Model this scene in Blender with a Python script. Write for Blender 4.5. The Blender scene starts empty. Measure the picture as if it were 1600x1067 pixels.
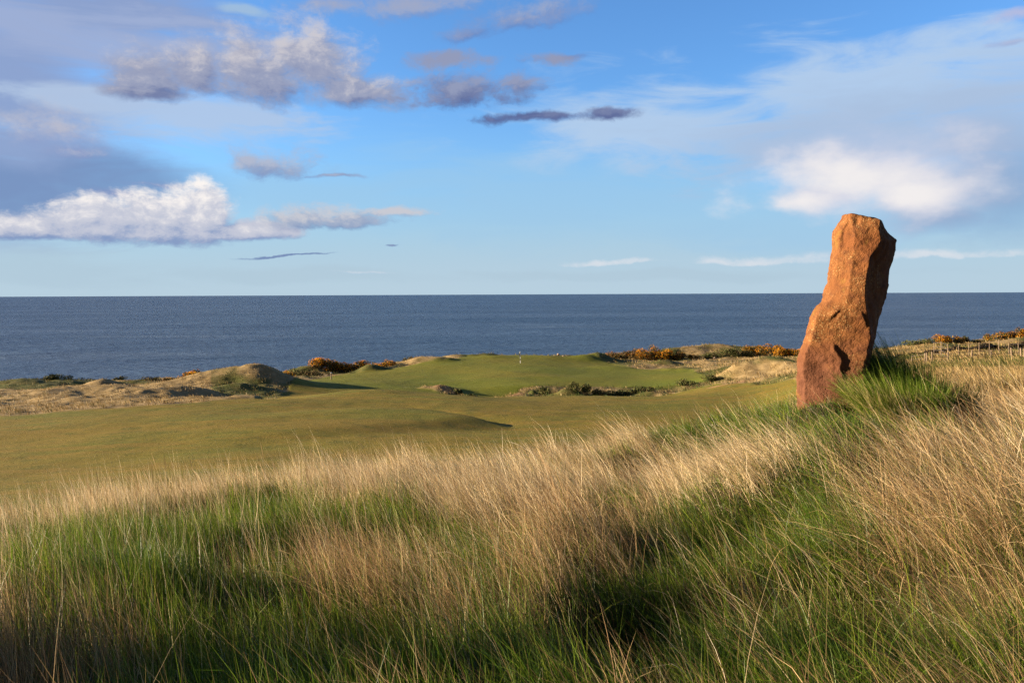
import bpy, math, random
import numpy as np

C = bpy.context.scene
rng = np.random.default_rng(7)
random.seed(7)
R = math.radians

# ------------------------------------------------------------------ camera, sun, sky, exposure
F = 1244.0                  # focal length in photo pixels (28 mm on a 36 mm sensor, 1600 px wide)
CAM_Z = 30.0                # eye height above the sea
SUN_EL, SUN_AZ = 11.5, -87.0       # degrees; azimuth clockwise from +Y (view direction)
EXPOSURE = 1.7
SKY = 0.10

cam = bpy.data.cameras.new('camera')
cam.lens = 28.0; cam.sensor_width = 36.0; cam.shift_y = -74.0/1600
cam.clip_start = 0.05; cam.clip_end = 200000
camo = bpy.data.objects.new('camera', cam); C.collection.objects.link(camo)
camo.location = (0, 0, CAM_Z)
camo.rotation_euler = (R(90), R(0.25), 0)
C.camera = camo
C.view_settings.view_transform = 'Standard'; C.view_settings.look = 'None'
C.cycles.max_bounces = 3; C.cycles.diffuse_bounces = 1; C.cycles.glossy_bounces = 2; C.cycles.transmission_bounces = 2
C.cycles.use_denoising = True; C.cycles.denoising_prefilter = 'NONE'
C.cycles.use_adaptive_sampling = True; C.cycles.adaptive_threshold = 0.015
C.view_settings.exposure = EXPOSURE; C.view_settings.gamma = 1

sl = bpy.data.lights.new('sun', 'SUN'); sl.energy = 5.0; sl.angle = R(0.5); sl.color = (1.0, 0.80, 0.55)
so = bpy.data.objects.new('sun', sl); C.collection.objects.link(so)
sun_dir = (math.sin(R(SUN_AZ))*math.cos(R(SUN_EL)), math.cos(R(SUN_AZ))*math.cos(R(SUN_EL)), math.sin(R(SUN_EL)))
from mathutils import Vector
so.rotation_euler = Vector(sun_dir).to_track_quat('Z', 'Y').to_euler()


class NT:
    """small helper for writing node trees"""
    def __init__(self, tree): self.t = tree; self.n = tree.nodes; self.l = tree.links
    def put(self, sock, v):
        if v is None: return
        if isinstance(v, bpy.types.NodeSocket): self.l.new(v, sock)
        else: sock.default_value = v
    def m(self, op, a, b=None, c=None, clamp=False):
        n = self.n.new('ShaderNodeMath'); n.operation = op; n.use_clamp = clamp
        for i, v in enumerate((a, b, c)): self.put(n.inputs[i], v)
        return n.outputs[0]
    def xyz(self, x, y, z):
        n = self.n.new('ShaderNodeCombineXYZ')
        for i, v in enumerate((x, y, z)): self.put(n.inputs[i], v)
        return n.outputs[0]
    def length(self, v):
        n = self.n.new('ShaderNodeVectorMath'); n.operation = 'LENGTH'; self.put(n.inputs[0], v); return n.outputs['Value']
    def noise(self, vec, scale, detail=6, rough=0.55, dist=0.0, lac=2.0):
        n = self.n.new('ShaderNodeTexNoise'); n.noise_dimensions = '3D'
        self.put(n.inputs['Vector'], vec); n.inputs['Scale'].default_value = scale; n.inputs['Detail'].default_value = detail
        n.inputs['Roughness'].default_value = rough; n.inputs['Distortion'].default_value = dist; n.inputs['Lacunarity'].default_value = lac
        return n.outputs['Fac']
    def smooth(self, v, lo, hi, a=0.0, b=1.0):
        n = self.n.new('ShaderNodeMapRange'); n.interpolation_type = 'SMOOTHSTEP'
        self.put(n.inputs[0], v); n.inputs[1].default_value = lo; n.inputs[2].default_value = hi
        n.inputs[3].default_value = a; n.inputs[4].default_value = b
        return n.outputs[0]
    def mix(self, f, a, b, mode='MIX'):
        n = self.n.new('ShaderNodeMix'); n.data_type = 'RGBA'; n.blend_type = mode; n.clamp_factor = True
        self.put(n.inputs[0], f)
        for i, v in ((6, a), (7, b)):
            if not isinstance(v, bpy.types.NodeSocket): v = (*v[:3], 1)
            self.put(n.inputs[i], v)
        return n.outputs[2]
    def bump(self, h, strength=0.5, dist=0.1, normal=None):
        n = self.n.new('ShaderNodeBump'); self.put(n.inputs['Height'], h)
        n.inputs['Strength'].default_value = strength; n.inputs['Distance'].default_value = dist
        if normal is not None: self.put(n.inputs['Normal'], normal)
        return n.outputs[0]


def srgb(r, g, b):
    f = lambda c: c/255/12.92 if c <= 10 else ((c/255+0.055)/1.055)**2.4
    return (f(r), f(g), f(b))


def yh(x): return 463.0 - 7.0*x/1600.0      # the row of the horizon in the photograph


def azel(x, y):
    u = (x-800)/F
    return math.atan(u), math.atan((yh(x)-y)/F/math.sqrt(1+u*u))


w = bpy.data.worlds.new('World'); C.world = w; w.use_nodes = True
k = NT(w.node_tree); k.n.clear()
sky = k.n.new('ShaderNodeTexSky'); sky.sky_type = 'NISHITA'; sky.sun_disc = False
sky.sun_elevation = R(SUN_EL); sky.sun_rotation = R(SUN_AZ)
sky.altitude = 30; sky.air_density = 1.0; sky.dust_density = 0.6; sky.ozone_density = 1.6
tc = k.n.new('ShaderNodeTexCoord'); sp = k.n.new('ShaderNodeSeparateXYZ'); k.l.new(tc.outputs['Generated'], sp.inputs[0])
az = k.m('ARCTAN2', sp.outputs[0], sp.outputs[1]); el = k.m('ARCSINE', sp.outputs[2])
KD = 1.0/(SKY*2**EXPOSURE)          # a wanted display radiance -> background colour


def disp(r, g, b): return tuple(c*KD for c in srgb(r, g, b))


def vm(op, a, b=None, c=None):
    n = k.n.new('ShaderNodeVectorMath'); n.operation = op
    for i_, v in enumerate((a, b, c)):
        if v is not None: k.put(n.inputs[i_], v)
    return n.outputs['Value'] if op == 'LENGTH' else n.outputs[0]


P0 = k.xyz(az, el, 0.0)
def noise_col(vec, scale, detail, rough):
    n = k.n.new('ShaderNodeTexNoise'); k.put(n.inputs['Vector'], vec)
    n.inputs['Scale'].default_value = scale; n.inputs['Detail'].default_value = detail; n.inputs['Roughness'].default_value = rough
    return n.outputs['Color'], n.outputs['Fac']
wc, nlow = noise_col(vm('MULTIPLY', P0, (1.0, 1.7, 1.0)), 9.0, 5, 0.55)          # bends every outline, and the soft body of the veils
WARP = vm('MULTIPLY', vm('SUBTRACT', wc, (0.5, 0.5, 0.5)), (0.055, 0.028, 0.0))
PW = vm('ADD', P0, WARP)
PN = vm('MULTIPLY', PW, (1.0, 1.5, 1.0))
DL = (-0.011, 0.012, 0.0)                                                         # a step towards the sun, on the left
N0 = k.noise(PN, 22.0, 11, 0.68); N1 = k.noise(vm('ADD', PN, DL), 22.0, 7, 0.68)
NW = k.noise(vm('MULTIPLY', P0, (0.55, 2.6, 1.0)), 11.0, 8, 0.6, 0.6)             # streaky, for high cloud


def px_len(x, rx): return rx/F*math.cos(azel(x, 0)[0])**2


def blob_field(P, blobs, a0, eb, tilt, kd):
    f = None
    for (x, y, rx, ry) in blobs:
        a_, e_ = azel(x, y); d = e_-(eb+tilt*(a_-a0)); d = d if d > 0 else d*kd
        sx, sy = 1/px_len(x, rx), F/ry
        r = vm('LENGTH', vm('MULTIPLY_ADD', P, (sx, sy, 0.0), (-a_*sx, -d*sy, 0.0)))
        f = r if f is None else k.m('MINIMUM', f, r)
    return k.m('SUBTRACT', 1.0, f)


def cumulus(col, base, blobs, lit, mid, dark, amp=1.9, soft=0.5, opac=1.0, kl=1.0, kd=2.6, bias=0.45, grad=0.5, thr=0.0):
    """heaped cloud: flat-based by squeezing what lies under the base line (x, y, tilt)"""
    a0, eb = azel(base[0], base[1]); tilt = base[2]
    def squeezed(P):
        sp_ = k.n.new('ShaderNodeSeparateXYZ'); k.l.new(P, sp_.inputs[0])
        d = k.m('SUBTRACT', sp_.outputs[1], k.m('MULTIPLY_ADD', sp_.outputs[0], tilt, eb-tilt*a0))
        d2 = k.m('ADD', k.m('MAXIMUM', d, 0.0), k.m('MULTIPLY', k.m('MINIMUM', d, 0.0), kd))
        return k.xyz(sp_.outputs[0], d2, 0.0), d2
    p0, h0 = squeezed(PW)
    f0 = blob_field(p0, blobs, a0, eb, tilt, kd)
    f1 = blob_field(vm('ADD', p0, (-0.014, 0.015, 0.0)), blobs, a0, eb, tilt, kd)
    d0 = k.m('MULTIPLY_ADD', k.m('SUBTRACT', N0, 0.5), amp, f0)
    al = k.m('MULTIPLY', k.smooth(d0, thr, thr+soft), opac)
    li = k.m('MULTIPLY_ADD', k.m('SUBTRACT', f0, f1), kl*0.42, bias)
    li = k.m('MULTIPLY_ADD', k.m('SUBTRACT', N0, N1), kl*1.7, li)
    hh = max(b[3] for b in blobs)/F
    li = k.m('MULTIPLY_ADD', h0, grad/hh, li, clamp=True)
    c = k.mix(k.smooth(li, 0.0, 0.5), disp(*dark), disp(*mid))
    c = k.mix(k.smooth(li, 0.45, 1.0), c, disp(*lit))
    return k.mix(al, col, c)


def veil(col, blobs, colour, opac, amp=1.2, lo=0.0, hi=0.8, streak=True):
    f = blob_field(PW, blobs, 0.0, 0.0, 0.0, 1.0)
    d = k.m('MULTIPLY_ADD', k.m('SUBTRACT', NW if streak else nlow, 0.5), amp, f)
    return k.mix(k.m('MULTIPLY', k.smooth(d, lo, hi), opac), col, disp(*colour))


# clear air: the physical sky, tinted towards the deep blue of the photograph
col = k.mix(1.0, sky.outputs[0], (0.345, 0.57, 0.87), 'MULTIPLY')
col = k.mix(k.smooth(el, -0.01, 0.26, 0.90, 0.0), col, disp(152, 196, 230))
col = k.mix(k.smooth(el, -0.01, 0.15, 0.88, 0.0), col, disp(188, 209, 222))
# thin high veils
col = veil(col, [(900, 300, 600, 110), (1250, 360, 420, 60), (500, 300, 300, 60)], (158, 200, 232), 0.60, 1.6, 0.0, 0.9)
col = veil(col, [(0, 120, 330, 190), (0, 260, 360, 120), (150, 20, 380, 70)], (142, 160, 200), 0.92, 1.3, -0.05, 0.75)
col = veil(col, [(210, 70, 330, 60), (60, 40, 200, 50)], (162, 178, 214), 0.75, 2.6, 0.0, 0.8)
col = veil(col, [(170, 285, 240, 60), (0, 300, 240, 70)], (114, 144, 190), 0.75, 1.0, 0.0, 0.7, False)
col = veil(col, [(330, 190, 230, 44), (150, 150, 200, 30)], (180, 200, 228), 0.85, 2.2, 0.0, 0.7)
col = veil(col, [(1350, 140, 520, 85), (1050, 200, 330, 70)], (182, 206, 234), 0.90, 2.4, -0.1, 0.8)
col = veil(col, [(1330, 215, 400, 80), (1520, 190, 280, 90)], (170, 192, 222), 0.90, 1.6, -0.05, 0.8)
col = veil(col, [(1540, 290, 200, 95), (1470, 335, 150, 44)], (134, 164, 202), 0.85, 0.9, 0.0, 0.8, False)
col = veil(col, [(1370, 268, 250, 72), (1290, 308, 140, 36), (1440, 300, 160, 66)], (206, 208, 226), 0.95, 1.5, -0.1, 0.9, False)
col = veil(col, [(1350, 276, 230, 66), (1250, 316, 130, 26), (1440, 300, 150, 58)], (242, 238, 238), 1.0, 2.2, 0.0, 1.15, False)
col = veil(col, [(450, 428, 260, 16), (60, 420, 300, 34), (380, 20, 60, 12), (1000, 430, 500, 14)], (176, 200, 216), 0.6, 1.8, 0.0, 0.7)
# heaped clouds
col = cumulus(col, (760, 40, 0.1), [(660, 4, 190, 30), (825, 28, 135, 34), (735, 55, 75, 20), (880, 90, 70, 14), (520, 10, 90, 16)],
              (166, 171, 194), (138, 149, 186), (108, 120, 168), 2.3, 1.2, 0.85, 0.9, 1.5, 0.40)
col = cumulus(col, (1600, 50, 0), [(1590, 25, 70, 12), (1580, 70, 50, 11)], (200, 190, 210), (176, 178, 208), (156, 166, 206), 1.8, 1.0, 0.6, 0.9, 1.5)
col = cumulus(col, (80, 215, 0), [(80, 195, 140, 40), (120, 235, 100, 20), (185, 306, 60, 14), (240, 288, 76, 9)],
              (196, 194, 204), (170, 176, 202), (138, 150, 194), 2.0, 1.2, 0.8, 0.9, 1.5)
col = cumulus(col, (400, 148, -0.05), [(235, 125, 90, 54), (300, 110, 90, 50), (400, 116, 120, 62), (490, 100, 110, 72), (560, 140, 130, 34), (380, 88, 60, 44), (230, 140, 90, 30)],
              (206, 202, 208), (154, 160, 186), (110, 122, 164), 1.6, 0.80, 0.96, 0.8, 1.8, 0.36, 0.30, -0.10)
col = cumulus(col, (430, 268, 0), [(430, 256, 96, 34), (520, 274, 70, 7), (390, 248, 54, 28)], (180, 184, 202), (144, 158, 192), (116, 134, 184), 2.2, 0.9, 0.9, 0.9, 1.8, 0.38)
col = cumulus(col, (760, 160, 0), [(725, 144, 125, 36), (800, 136, 64, 24), (690, 95, 90, 20), (840, 184, 165, 14), (955, 176, 60, 20), (870, 92, 60, 14)],
              (148, 155, 184), (114, 124, 164), (90, 102, 150), 2.1, 0.8, 0.95, 0.9, 1.5, 0.32)
col = cumulus(col, (220, 366, 0.0), [(40, 360, 140, 26), (150, 352, 110, 40), (250, 345, 90, 54), (325, 338, 56, 60), (390, 364, 100, 22)],
              (252, 246, 242), (196, 200, 216), (134, 156, 196), 1.35, 0.50, 1.0, 0.75, 2.0, 0.30, 0.42, -0.10)
col = cumulus(col, (520, 356, 0.05), [(480, 346, 96, 32), (545, 350, 90, 20), (615, 334, 72, 12), (440, 397, 90, 4), (615, 383, 14, 4)],
              (202, 202, 210), (156, 170, 198), (114, 136, 180), 2.0, 0.75, 0.95, 1.0, 2.0, 0.34)
col = cumulus(col, (1150, 410, 0), [(1180, 407, 160, 11), (1120, 407, 80, 9), (950, 410, 120, 6), (1480, 402, 160, 9), (570, 426, 60, 7), (1250, 405, 80, 11)],
              (226, 228, 234), (200, 214, 228), (176, 202, 222), 2.3, 1.1, 0.7, 1.0, 2.0)
# unseen slate-grey cloud, added overhead and behind the viewpoint to lower the ambient light
dk = k.m('MAXIMUM', k.smooth(el, 0.42, 0.85), k.smooth(sp.outputs[1], 0.25, -0.35))
dk = k.m('MULTIPLY', dk, k.smooth(el, -0.05, 0.02))
col = k.mix(k.m('MULTIPLY', dk, k.smooth(nlow, 0.30, 0.55, 0.80, 0.97)), col, disp(66, 74, 96))
w.cycles.sampling_method = 'MANUAL'; w.cycles.sample_map_resolution = 512
bg = k.n.new('ShaderNodeBackground'); bg.inputs['Strength'].default_value = SKY
k.l.new(col, bg.inputs['Color'])
wo = k.n.new('ShaderNodeOutputWorld'); k.l.new(bg.outputs[0], wo.inputs[0])


# ------------------------------------------------------------------ mesh helpers
def link(o, parent=None):
    C.collection.objects.link(o)
    if parent is not None: o.parent = parent
    return o


def tag(o, label=None, cat=None, group=None, kind=None):
    if label: o['label'] = label
    if cat: o['category'] = cat
    if group: o['group'] = group
    if kind: o['kind'] = kind
    return o


def npmesh(name, co, quads, mat, col=None, smooth=False, parent=None):
    me = bpy.data.meshes.new(name); nv, nf = len(co), len(quads)
    me.vertices.add(nv); me.vertices.foreach_set('co', np.ascontiguousarray(co, np.float32).ravel())
    me.loops.add(nf*4); me.loops.foreach_set('vertex_index', np.ascontiguousarray(quads, np.int32).ravel())
    me.polygons.add(nf); me.polygons.foreach_set('loop_start', np.arange(0, nf*4, 4, dtype=np.int32))
    me.update(calc_edges=True)
    if smooth: me.polygons.foreach_set('use_smooth', np.ones(nf, bool))
    if col is not None:
        at = me.attributes.new('tint', 'FLOAT_COLOR', 'POINT')
        c4 = np.ones((nv, 4), np.float32); c4[:, :col.shape[1]] = col
        at.data.foreach_set('color', c4.ravel())
    if mat: me.materials.append(mat)
    return link(bpy.data.objects.new(name, me), parent)


def empty(name, loc, label, cat, group=None):
    o = bpy.data.objects.new(name, None); o.location = loc; o.empty_display_size = 0.2
    link(o); return tag(o, label, cat, group)


def newmat(name):
    m = bpy.data.materials.new(name); m.use_nodes = True
    q = NT(m.node_tree); q.n.clear()
    out = q.n.new('ShaderNodeOutputMaterial')
    return m, q, out


def principled(q, out, colour, rough=0.8, spec=0.3, normal=None):
    b = q.n.new('ShaderNodeBsdfPrincipled')
    q.put(b.inputs['Base Color'], colour if isinstance(colour, bpy.types.NodeSocket) else (*colour, 1))
    q.put(b.inputs['Roughness'], rough); b.inputs['Specular IOR Level'].default_value = spec
    if normal is not None: q.l.new(normal, b.inputs['Normal'])
    q.l.new(b.outputs[0], out.inputs[0]); return b


def attr(q, name='tint'):
    a = q.n.new('ShaderNodeAttribute'); a.attribute_name = name; return a


def objco(q): return q.n.new('ShaderNodeTexCoord').outputs['Object']


def vnoise(x, y, seed=0):
    """smooth value noise on the plane, 0..1"""
    xi = np.floor(x).astype(np.int64); yi = np.floor(y).astype(np.int64); fx = x-xi; fy = y-yi
    def h(a, b):
        v = (a*374761393 + b*668265263 + seed*1274126177) & 0xffffffff
        v = ((v ^ (v >> 13))*1274126177) & 0xffffffff
        return ((v ^ (v >> 16)) & 0xffff)/65535.0
    fx = fx*fx*(3-2*fx); fy = fy*fy*(3-2*fy)
    return (h(xi, yi)*(1-fx)+h(xi+1, yi)*fx)*(1-fy)+(h(xi, yi+1)*(1-fx)+h(xi+1, yi+1)*fx)*fy


def fbm(x, y, seed=0, octv=4):
    s = 0; a = 1; t = 0
    for i in range(octv):
        s = s+a*vnoise(x*2**i+13.7*i, y*2**i-7.1*i, seed+i); t += a; a *= 0.5
    return s/t


def sstep(v, lo, hi):
    t = np.clip((v-lo)/(hi-lo), 0, 1); return t*t*(3-2*t)


def pchip(xk, yk, x):
    xk = np.asarray(xk, float); yk = np.asarray(yk, float); h = np.diff(xk); d = np.diff(yk)/h
    m = np.zeros(len(xk)); m[0] = d[0]; m[-1] = d[-1]
    for i in range(1, len(xk)-1):
        if d[i-1]*d[i] > 0:
            w1 = 2*h[i]+h[i-1]; w2 = h[i]+2*h[i-1]; m[i] = (w1+w2)/(w1/d[i-1]+w2/d[i])
    x = np.clip(x, xk[0], xk[-1]); i = np.clip(np.searchsorted(xk, x)-1, 0, len(xk)-2)
    t = (x-xk[i])/h[i]; t2 = t*t; t3 = t2*t
    return (2*t3-3*t2+1)*yk[i]+(t3-2*t2+t)*h[i]*m[i]+(-2*t3+3*t2)*yk[i+1]+(t3-t2)*h[i]*m[i+1]


# ------------------------------------------------------------------ the lie of the land
# profiles of the ground along the view for a fan of bearings: (distance, height below the eye)
PROF = {
 -500: [(0, -1.7), (3, -2.0), (6, -2.4), (9, -2.9), (13, -3.8), (20, -5.8), (30, -7.6), (45, -9.3), (62, -10.0), (80, -11), (100, -12.5), (130, -15), (150, -17), (165, -24), (185, -36)],
 0:    [(0, -1.68), (3, -1.95), (6, -2.2), (9, -2.47), (12, -3.3), (20, -5.7), (30, -7.4), (45, -9.0), (62, -9.6), (70, -9.96), (80, -10.6), (100, -12.2), (130, -14.6), (150, -16.5), (165, -24), (185, -36)],
 200:  [(0, -1.66), (3, -1.88), (6, -2.1), (9.3, -2.36), (12, -3.1), (20, -5.5), (30, -7.3), (45, -8.6), (62, -9.27), (72, -9.8), (85, -10.6), (100, -11.6), (130, -14.2), (150, -16.1), (165, -24), (185, -36)],
 400:  [(0, -1.65), (3, -1.85), (6, -2.05), (10, -2.33), (13, -3.2), (20, -5.4), (30, -7.2), (45, -8.3), (62, -9.15), (75, -9.8), (85, -11.3), (112, -12.9), (140, -14.7), (160, -16.3), (172, -24), (190, -36)],
 560:  [(0, -1.65), (3, -1.82), (6, -2.05), (10.5, -2.38), (13.5, -3.2), (20, -5.4), (30, -7.2), (45, -8.3), (62, -9.4), (75, -10.0), (88, -10.5), (101, -13.2), (115, -13.2), (135, -13.8), (160, -15.1), (170, -15.7), (182, -24), (200, -36)],
 700:  [(0, -1.65), (3, -1.8), (6, -2.03), (10.8, -2.37), (14, -3.2), (20, -5.2), (30, -7.2), (45, -8.3), (62, -9.7), (80, -10.4), (90, -11.4), (104, -13.9), (118, -13.9), (135, -13.9), (150, -13.3), (162, -13.0), (172, -13.6), (182, -19), (205, -36)],
 812:  [(0, -1.65), (3, -1.78), (6, -1.98), (11, -2.29), (14, -3.1), (20, -5.1), (30, -7.1), (45, -8.3), (62, -9.85), (80, -10.97), (95, -12.4), (104, -13.5), (110, -14.9), (115, -14.4), (118.5, -13.6), (135, -13.4), (152, -13.3), (165, -12.8), (175, -13.3), (187, -19), (208, -36)],
 1000: [(0, -1.62), (3, -1.7), (6, -1.85), (11, -2.05), (14, -2.8), (20, -4.6), (30, -7.0), (45, -8.37), (62, -9.8), (80, -11.15), (95, -12.3), (106, -13.9), (113, -14.5), (118, -13.7), (140, -14), (155, -14.25), (170, -14.3), (185, -13.9), (195, -15), (207, -22), (225, -36)],
 1150: [(0, -1.6), (3, -1.6), (6, -1.65), (11, -1.86), (14, -2.5), (20, -4.0), (30, -6.6), (45, -8.0), (62, -9.57), (80, -10.9), (95, -11.46), (105, -11.8), (118, -12.3), (130, -12.4), (150, -13.3), (170, -13.9), (190, -13.4), (200, -14.5), (212, -22), (228, -36)],
 1300: [(0, -1.58), (3, -1.55), (6, -1.5), (9.5, -1.4), (14, -2.4), (25, -4.6), (45, -6.9), (62, -7.4), (80, -8.2), (110, -9.9), (150, -12.4), (190, -13.9), (200, -15), (212, -22), (228, -36)],
 1450: [(0, -1.55), (3, -1.5), (6, -1.38), (9, -1.4), (13, -1.95), (20, -2.95), (35, -4.0), (55, -5.2), (75, -6.65), (100, -7.9), (140, -9.9), (170, -11.4), (180, -13), (195, -22), (215, -36)],
 1600: [(0, -1.55), (3, -1.45), (6, -1.22), (9, -1.3), (13, -1.75), (20, -2.6), (35, -3.77), (55, -4.9), (75, -6.15), (100, -7.5), (140, -9.2), (170, -10.4), (185, -13), (200, -22), (220, -36)],
 2100: [(0, -1.5), (3, -1.35), (6, -1.1), (9, -1.2), (13, -1.6), (20, -2.3), (35, -3.4), (55, -4.6), (75, -5.8), (100, -7), (140, -8.6), (170, -9.8), (185, -13), (200, -22), (220, -36)],
}
YG = np.concatenate([np.linspace(0, 20, 81)[:-1], np.linspace(20, 240, 441)])
XC = np.array(sorted(PROF), float)
TAB = np.array([pchip([p[0] for p in PROF[int(c)]], [p[1] for p in PROF[int(c)]], YG) for c in XC])
XF = np.linspace(-500, 2100, 521)
TABF = np.array([pchip(XC, TAB[:, j], XF) for j in range(len(YG))]).T
# soften the fan a little so that no bearing shows
ker = np.exp(-0.5*(np.arange(-8, 9)/4.0)**2); ker /= ker.sum()
TABF = np.apply_along_axis(lambda r: np.convolve(np.pad(r, 8, mode='edge'), ker, 'valid'), 0, TABF)


def wx(x, Y): return (x-800)/F*Y


# mounds: pixel column, distance, half width, half depth, height, power of the profile
MOUNDS = [(330, 113, 5.0, 6.0, 2.0, 1), (400, 114, 4.5, 5.5, 2.1, 1), (438, 113, 6.0, 6.0, 1.0, 1), (255, 90, 5.5, 3.2, 1.0, 1), (310, 92, 3.0, 2.6, 0.9, 1), (380, 104, 4.0, 2.0, 0.7, 1),
          (158, 110, 2.0, 2.5, 1.1, 1), (60, 92, 4.0, 3.0, 0.7, 1), (170, 96, 5.0, 3.0, 0.6, 1), (20, 120, 6.0, 4.0, 0.8, 1), (100, 128, 5, 4, 0.9, 1),
          (480, 150, 4, 4, 1.3, 1), (575, 148, 2.8, 3, 1.2, 1), (655, 158, 3.4, 3, 1.3, 1), (690, 158, 2.6, 2.6, 0.8, 1),
          (770, 163, 4.0, 3, 0.35, 1), (865, 164, 4.0, 3, 0.3, 1), (915, 165, 3.6, 3.4, 1.0, 1), (938, 168, 2.6, 3, 1.0, 1),
          (960, 150, 5.0, 4, 0.5, 1), (1150, 119, 3.4, 3.6, 1.5, 1), (1195, 121, 3.8, 4.2, 1.9, 1), (1235, 116, 3.0, 4.0, 0.9, 1),
          (1075, 188, 6, 4, 0.9, 1), (1130, 190, 9, 4, 1.1, 1), (1040, 160, 3, 2, 0.6, 1), (1095, 162, 4, 2, 0.6, 1),
          (1450, 158, 5, 4, 0.7, 1), (1590, 150, 5, 4, 0.9, 1), (1550, 160, 6, 4, 0.7, 1),
          (690, 116, 2.2, 1.6, 0.7, 1), (812, 107, 2.4, 1.6, 1.1, 1), (832, 110.5, 1.2, 1.4, 1.5, 1), (885, 113, 2.4, 1.6, 1.3, 1), (1010, 112, 2.4, 1.6, 0.7, 1), (940, 111, 3, 1.4, 0.5, 1),
          (1392, 9.95, 0.36, 0.40, 0.46, 1), (1440, 9.85, 0.40, 0.45, 0.26, 1),
          (985, 4.15, 0.45, 0.4, -0.42, 1), (1420, 3.9, 0.5, 0.35, -0.40, 1), (1160, 4.4, 0.3, 0.3, -0.26, 1), (1120, 5.6, 0.4, 0.35, -0.22, 1), (1300, 5.0, 0.35, 0.3, 0.16, 1), (840, 4.6, 0.25, 0.3, 0.16, 1), (590, 4.3, 0.35, 0.3, -0.2, 1), (360, 4.9, 0.5, 0.3, -0.2, 1), (1200, 6.2, 0.5, 0.5, -0.18, 1), (230, 6.2, 0.6, 0.4, -0.2, 1), (520, 8.2, 0.4, 0.4, -0.18, 1), (880, 6.0, 0.4, 0.4, 0.14, 1)]

# far edge of the mown turf by bearing
TURF_X = np.array([-600, 0, 200, 300, 400, 425, 445, 480, 540, 600, 640, 695, 725, 850, 930, 960, 1000, 1080, 1105, 1130, 1180, 1240, 1285, 1300, 2200])
TURF_Y = np.array([66, 68, 70.5, 73, 77, 84, 104, 126, 142, 146, 154, 156, 167, 169, 166, 157, 148, 141, 124, 107, 99, 90, 60, 1, 1])
FORE_X = np.array([-600, 0, 400, 800, 1150, 1280, 2200])
FORE_Y = np.array([14, 14, 15, 16, 17, 15, 13])


def turf_mask(X, Y):
    u = X/np.maximum(Y, 2.5); px = 800+F*u
    jit = (fbm(X/6.0, Y/6.0, 41, 3)-0.5)
    far = np.interp(px, TURF_X, TURF_Y)+jit*5; near = np.interp(px, FORE_X, FORE_Y)+jit*2
    m = sstep(Y, near, near+1.5)*(1-sstep(Y, far-0.8, far+0.8))
    # the bunker ditch that crosses in front of the green
    j2 = (fbm(X/2.5, Y/2.5, 43, 3)-0.5)
    lo = np.interp(px, [640, 690, 720, 790, 815, 900, 1000, 1060, 1120, 1150], [116, 112, 109, 105, 103, 103, 105, 110, 113, 118])
    hi = np.interp(px, [640, 690, 720, 790, 815, 900, 1000, 1060, 1120, 1150], [116, 119, 113, 109, 118, 119, 118.5, 117, 118, 118])
    d = np.minimum(Y-lo+j2*3, hi-Y+j2*3)
    m = m*(1-sstep(d, -0.2, 0.6)*((px > 630) & (px < 1150)))
    return m


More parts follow.
